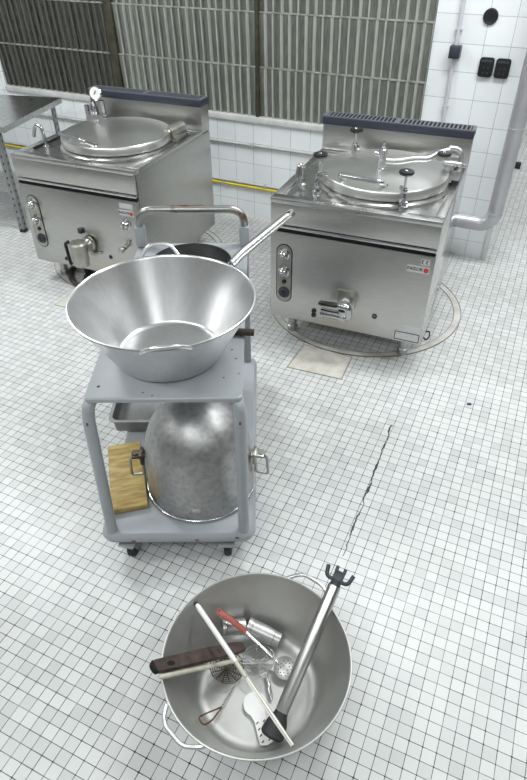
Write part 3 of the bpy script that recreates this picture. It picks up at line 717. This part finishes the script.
A, B = Vector((-.466, .738, .020)), Vector((-.468, .655, .028)); 
b = MB()
for ph in (0, PI):
    pts = []
    for i in range(40):
        tt = i / 39; p = A.lerp(B, tt); pts.append(p + Vector((math.cos(tt * 28 + ph) * .0022, 0, math.sin(tt * 28 + ph) * .0022)))
    b.tube(at(e, pts), .0016, 6)
b.build('twisted_wire', 'wire', e)
b = MB(); b.tube(fillet(at(e, [B, B + Vector((-.030, -.045, .02)), (-.505, .585, .072), (-.478, .572, .072), (-.468, .60, .055), B + Vector((.002, 0, 0))]), .02, 5), .0026, 8)
b.build('loop_handle', 'rust', e)
# slotted spoon
A, B, C = Vector((-.598, .874, .142)), Vector((-.492, .872, .092)), Vector((-.342, .848, .024)); d2 = unit(B, C)
e = empty('slotted_spoon', B, 0, 'slotted metal spoon with faded red handle crossing the two metal cups', 'spoon')
pts = [A, A.lerp(B, .1), A.lerp(B, .5) + Vector((0, 0, .006)), B]
fp = fillet(pts, .02, 4)
h_ = MB().tube(at(e, fp), [.0055] + [.0105] * (len(fp) - 2) + [.009], 12, flat=.5).build('handle', 'redplastic', e)
MB().lathe([(0, 0), (.003, 0), (.003, .001), (0, .001)], at(e, [A.lerp(B, .08) + Vector((0, 0, .0055))])[0], 10, (0, 0, 1)).build('hang_hole', 'ink', h_)
MB().tube(at(e, [B, C - d2 * .03]), [.0062, .0055], 10, flat=.5).build('shaft', 'chrome', e)
cc = at(e, [C])[0]
MB().lathe([(0, -.008), (.018, -.006), (.031, .001), (.036, .008), (.035, .009), (.030, .003), (.018, -.004), (0, -.006)], cc, 32, (.1, -.2, 1)).build('spoon_bowl', 'pot', e)
b = MB()
for k in range(22):
    r = .006 + .021 * math.sqrt((k + .5) / 22); a = k * 2.4; z = -.0056 + .0075 * (r / .028) ** 2
    p = Vector((.1, -.2, 1)).normalized(); q = Vector((0, 0, 1)).rotation_difference(p)
    b.lathe([(0, 0), (.0022, 0), (0, .0008)], cc + q @ Vector((r * math.cos(a), r * math.sin(a), z)), 7, p)
b.build('perforations', 'ink', e)
# two metal cups lying end to end
def cup(A, B, r0, r1, label):
    A, B = Vector(A), Vector(B); dr = unit(A, B); L = (B - A).length
    e = empty('metal_cup', A, 0, label, 'cup', 'small metal cups in the floor bowl')
    MB().lathe([(0, .003), (r0 - .003, .003), (r0 - .003, 0), (r0, 0), (r0 + .001, L * .1), (r0, L * .12), (r0 * .98, L * .6), (r1 * 1.03, L * .85), (r1, L - .002), (r1 - .003, L), (0, L)], (0, 0, 0), 36, dr).build('shell', 'castalu', e)
    b = MB(); b.torus(dr * L * .14, r0 * 1.0, .0014, dr, 32, 6); b.torus(dr * L * .8, r0 * .98 * .5 + r1 * .52, .0012, dr, 32, 6); b.build('bead', 'chrome', e)
cup((-.575, .858, .078), (-.512, .902, .062), .026, .026, 'ribbed metal cup lying under the red spoon handle')
cup((-.506, .909, .060), (-.392, .918, .038), .0295, .024, 'tapered shiny metal cup lying right of the ribbed one')
# white perforated scraper
A, B = Vector((-.383, .714, .012)), Vector((-.311, .639, .012)); dr = unit(A, B); side = dr.cross(Vector((0, 0, 1))).normalized(); L = (B - A).length
e = empty('plastic_scraper', A, 0, 'white plastic paddle with black slots lying in the bottom of the bowl', 'scraper')
poly = [(.036 * math.cos(math.radians(a)), .036 * math.sin(math.radians(a))) for a in range(40, 321, 20)] + [(.05, -.017), (L + .012, -.021), (L + .018, .0), (L + .012, .021), (.05, .017)]
fr = Matrix((dr, side, side.cross(dr))).transposed().to_4x4()
MB().prism(poly, -.003, .003, fr).build('blade', 'whiteplastic', e)
b = MB()
for row in (-1, 1):
    for k in range(4):
        x = .052 + .018 * k; y = row * .0105
        b.prism([(x, y - .004), (x + .004, y - .004), (x + .008, y + .004), (x + .004, y + .004)], .003, .0034, fr)
b.build('slots', 'ink', e)
# small steel handle
A, B = Vector((-.393, .812, .020)), Vector((-.342, .746, .0125)); dr = unit(A, B)
e = empty('table_knife', A, 0, 'short slim steel knife handle lying beside the white paddle', 'knife')
Lk = (B - A).length
MB().tube([dr * 0, dr * Lk * .25, dr * Lk * .4], [.004, .005, .0055], 10, flat=.7).build('blade', 'agedchrome', e)
MB().tube([dr * Lk * .38, dr * Lk * .5, dr * Lk * .85, dr * Lk], [.0062, .0072, .0068, .003], 12).build('handle', 'chrome', e)

# ------------------------------------------------------------------ worktable at the left
e = empty('worktable', (-3.39, 3.088, 0), .0, 'steel-topped worktable on perforated grey angle legs at the left edge', 'table')
p0 = Vector((.019, -.085)); p1 = Vector((-.162, .70)); dx = Vector((-.974, -.225)) * 1.1
poly = [(p0.x, p0.y), (p1.x, p1.y), (p1.x + dx.x, p1.y + dx.y), (p0.x + dx.x, p0.y + dx.y)]
MB().prism(list(reversed(poly)), .745, .782).build('tabletop', 'steeltop', e)
ang_t = math.atan2(.70, -.162) - PI / 2
def angleleg(x, y, sx, sy):
    R_ = Matrix.Translation((x, y, 0)) @ Matrix.Rotation(ang_t, 4, 'Z'); b = MB()
    b.box((sx * .02, 0, .3725), (.04, .003, .745)); b.box((0, sy * .02, .3725), (.003, .04, .745))
    b.bm.transform(R_); l_ = b.build('leg', 'galv', e)
    b = MB()
    for k in range(14):
        z = .06 + .05 * k
        b.box((sx * .022, -sy * .002, z), (.008, .001, .018)); b.box((-sx * .002, sy * .022, z), (.001, .008, .018))
    b.bm.transform(R_); b.build('slots', 'hole', l_)
    b = MB(); b.box((sx * .015, sy * .015, .012), (.045, .045, .024), .004); b.bm.transform(R_); b.build('foot', 'rubber', l_)
ux = Vector((-.974, -.225)); uy = p1.normalized()
for (a_, c_, sx, sy) in ((.105, -.014, -1, 1), (.045, .68, -1, -1), (1.05, -.014, 1, 1), (1.05, .68, 1, -1)):
    q = ux * a_ + uy * c_; angleleg(q.x, q.y, sx, sy)
b = MB(); R_ = Matrix.Translation((*(ux * .14 - uy * .004), 0)) @ Matrix.Rotation(ang_t, 4, 'Z')
b.prism([(0, .20), (-.34, .26), (-.34, .30), (.03, .30), (.03, .12)], -.0015, .0015, Matrix.Rotation(PI / 2, 4, 'X')); b.bm.transform(R_); b.build('gusset', 'galv', e)

# ------------------------------------------------------------------ pipes and electrics on the wall
e = empty('insulated_pipe', (-.262, 3.94, 0), 0, 'thick silver-clad pipe running down the wall end and elbowing left', 'pipe')
MB().tube([(0, 0, 2.6), (0, 0, .385)], .046, 24).build('riser', 'clad', e)
el = [Vector((-.085 + .085 * math.cos(a), 0, .385 + .085 * math.sin(a))) for a in [-k * PI / 2 / 6 for k in range(7)]]
MB().tube(el, .047, 24).build('elbow', 'clad', e)
b = MB()
for k in range(0, 7):
    d = (el[min(k + 1, 6)] - el[max(k - 1, 0)]).normalized(); b.torus(el[k], .0475, .0016, d, 24, 6)
for x in (-.16, -.28, -.40): b.torus((x, 0, .30), .0475, .0015, (1, 0, 0), 24, 6)
for z in (.9, 1.5): b.torus((0, 0, z), .0465, .0015, (0, 0, 1), 24, 6)
b.build('seam', 'greypipe', e)
MB().tube(fillet([(-.085, 0, .30), (-.52, 0, .30), (-.56, -.10, .30), (-.56, -.36, .30)], .08), .047, 22).build('branch', 'clad', e)
e = empty('drain_pipe', (-.49, 3.93, 0), 0, 'thin grey drain pipe dropping from the silver pipe to the floor', 'pipe')
MB().tube(fillet([(-.005, 0, .258), (-.005, -.035, .235), (0, -.035, .0)], .03), .011, 12).build('tube', 'greypipe', e)
def run(name, z, x0, x1, r, m, label, y=.0, clips=()):
    e = empty(name, ((x0 + x1) / 2, WY - r - .004 - y, z), 0, label, 'pipe')
    h = (x1 - x0) / 2
    MB().tube([(-h, 0, 0), (h, 0, 0)], r, 12).build('tube', m, e)
    for c in clips:
        MB().box((c - (x0 + x1) / 2, .002, 0), (.02, 2 * r + .012, 2 * r + .012), .002).build('clip', 'greypipe', e)
run('wall_pipe', .545, -5.2, -.62, .0095, 'greypipe', 'thin grey pipe along the tiles just below the window sill', 0, (-3.5, -2.05, -1.4))
run('wall_pipe', .257, -5.2, -1.0, .0085, 'greypipe', 'thin grey pipe along the wall tiles directly above the yellow pipe', 0, (-3.3, -1.95))
run('gas_pipe', .232, -5.2, -1.15, .0095, 'yellow', 'thin yellow gas pipe along the wall tiles near the floor', 0, (-3.1, -2.3))
e = empty('conduit', (-.7075, WY - .014, 0), 0, 'vertical grey cable conduit running down the tiled wall', 'conduit')
MB().tube([(0, 0, 2.4), (0, 0, .0)], .0115, 12).build('tube', 'pvc', e)
b = MB(); b.box((0, .002, 1.36), (.038, .022, .014), .002); b.box((0, .002, .95), (.034, .022, .012), .002); b.build('clip', 'pvc', e)
e = empty('switch_box', (-.704, WY - .0275, 1.247), 0, 'small dark square switch box mounted on the conduit', 'switch')
MB().box((0, 0, 0), (.062, .055, .066), .004).build('box', 'darkbox', e)
MB().box((0, -.028, -.001), (.05, .004, .054), .002).build('cover', 'navy', e)
for k, (x, lb) in enumerate(((-.516, 'black double-slotted wall socket nearer the conduit, under the round cover'), (-.424, 'black double-slotted wall socket at the far right, beside its twin'))):
    e = empty('wall_socket', (x, WY - .001, 1.177), 0, lb, 'socket', 'pair of black wall sockets')
    MB().prism(rrect(.082, .102, .016, 6), 0, .016, Matrix.Rotation(PI / 2, 4, 'X')).build('plate', 'black', e)
    b = MB()
    b.prism(rrect(.064, .014, .003, 3, 0, .034), .016, .0175, Matrix.Rotation(PI / 2, 4, 'X')); b.build('trim_bar', 'darkbox', e)
    b = MB()
    for (px, pz) in ((-.012, -.002), (.012, -.002), (-.012, -.028), (.012, -.028)): b.lathe([(0, 0), (.005, 0), (.004, .002), (0, .002)], (px, -.016, pz), 10, (0, -1, 0))
    b.build('pin_holes', 'darkbox', e)
e = empty('round_cover', (-.548, WY, 1.427), 0, 'round black cover on the wall tiles above the sockets', 'cover plate')
MB().lathe([(0, 0), (.041, 0), (.041, .006), (.036, .012), (.030, .010), (0, .009)], (0, 0, 0), 30, (0, -1, 0)).build('plate', 'black', e)

# ------------------------------------------------------------------ small floor things
e = empty('dirty_hose', (-2.64, 2.63, 0), 0, 'dirty dark hose coiled on the floor under the gauge-topped pan', 'hose')
MB().tube(fillet([(-.12, .14, .017), (-.10, .05, .017), (-.03, -.03, .017), (.06, -.08, .017), (.10, -.05, .017), (.04, .06, .035), (.12, .16, .10), (.16, .22, .14)], .06, 6), .016, 12).build('tube', 'dirty', e)
b = MB(); b.lathe([(0, 0), (.03, 0), (.03, .05), (.02, .06), (0, .06)], (.02, .10, .0), 18); b.build('coupling', 'darkbox', e)
b = MB().prism(rrect(.10, .05, .012, 4), 0, .05)
o = b.build('rubber_foot', 'rubber', None, (-.335, 6.10, 0)); tag(o, 'small black rubber block on the floor beyond the wall end', 'block')
o = MB().box((0, 0, .004), (.022, .010, .008), .003).build('plastic_fragment', 'bluedark', None, (-.063, 2.445, 0), .4); tag(o, 'tiny dark blue plastic bit lying on the white floor tiles', 'litter')
b = MB()
for k in range(16):
    b.lathe([(0, 0), (.0032, .0), (.002, .0015), (0, .002)], (random.gauss(0, .035), random.gauss(0, .05), 0), 6)
o = b.build('crumbs', 'crumb', None, (-.178, 2.299, 0)); tag(o, 'yellow crumbs scattered on the tiles right of the crack', 'crumbs', None, 'stuff')

# ------------------------------------------------------------------ light: rows of ceiling fluorescents
def lamp(x, y, w, d, p, rz=0, z=3.12):
    l = bpy.data.lights.new('ceiling_light', 'AREA'); l.shape = 'RECTANGLE'; l.size = w; l.size_y = d; l.energy = p; l.color = (.96, .985, 1.)
    o = bpy.data.objects.new('ceiling_light', l); COL.objects.link(o); o.location = (x, y, z); o.rotation_euler = (0, 0, rz)
for (x, y, p) in ((-3.7, 2.3, 66), (-.2, 3.0, 56), (1.7, 2.5, 38), (-2.9, -.4, 42), (-.6, -.8, 32), (1.6, -.6, 22), (-1.0, 6.4, 40), (2.2, 6.0, 40)):
    lamp(x, y, 1.3, .5, p)
wd = bpy.data.worlds.new('World'); SC.world = wd; wd.use_nodes = True
wd.node_tree.nodes['Background'].inputs[0].default_value = (.8, .85, .9, 1); wd.node_tree.nodes['Background'].inputs[1].default_value = .15

# ------------------------------------------------------------------ camera
cam = bpy.data.cameras.new('camera'); co = bpy.data.objects.new('camera', cam); COL.objects.link(co)
cam.sensor_fit = 'VERTICAL'; cam.sensor_height = 24.; cam.lens = 594.819 * 24. / 780.
pitch, roll, yaw = .6821, -.0066, -.4526
fw = Vector((math.sin(yaw) * math.cos(pitch), math.cos(yaw) * math.cos(pitch), -math.sin(pitch)))
rt = Vector((math.cos(yaw), -math.sin(yaw), 0)); up = rt.cross(fw)
c, s = math.cos(roll), math.sin(roll)
r2 = c * rt + s * up; u2 = -s * rt + c * up
mw = Matrix((r2, u2, -fw)).transposed().to_4x4(); mw.translation = Vector((0, 0, 1.9097))
co.matrix_world = mw; cam.clip_start = .02
SC.camera = co
vs = SC.view_settings; vs.view_transform = 'Standard'; vs.look = 'None'; vs.gamma = 1.; vs.use_curve_mapping = False; vs.exposure = 0.2
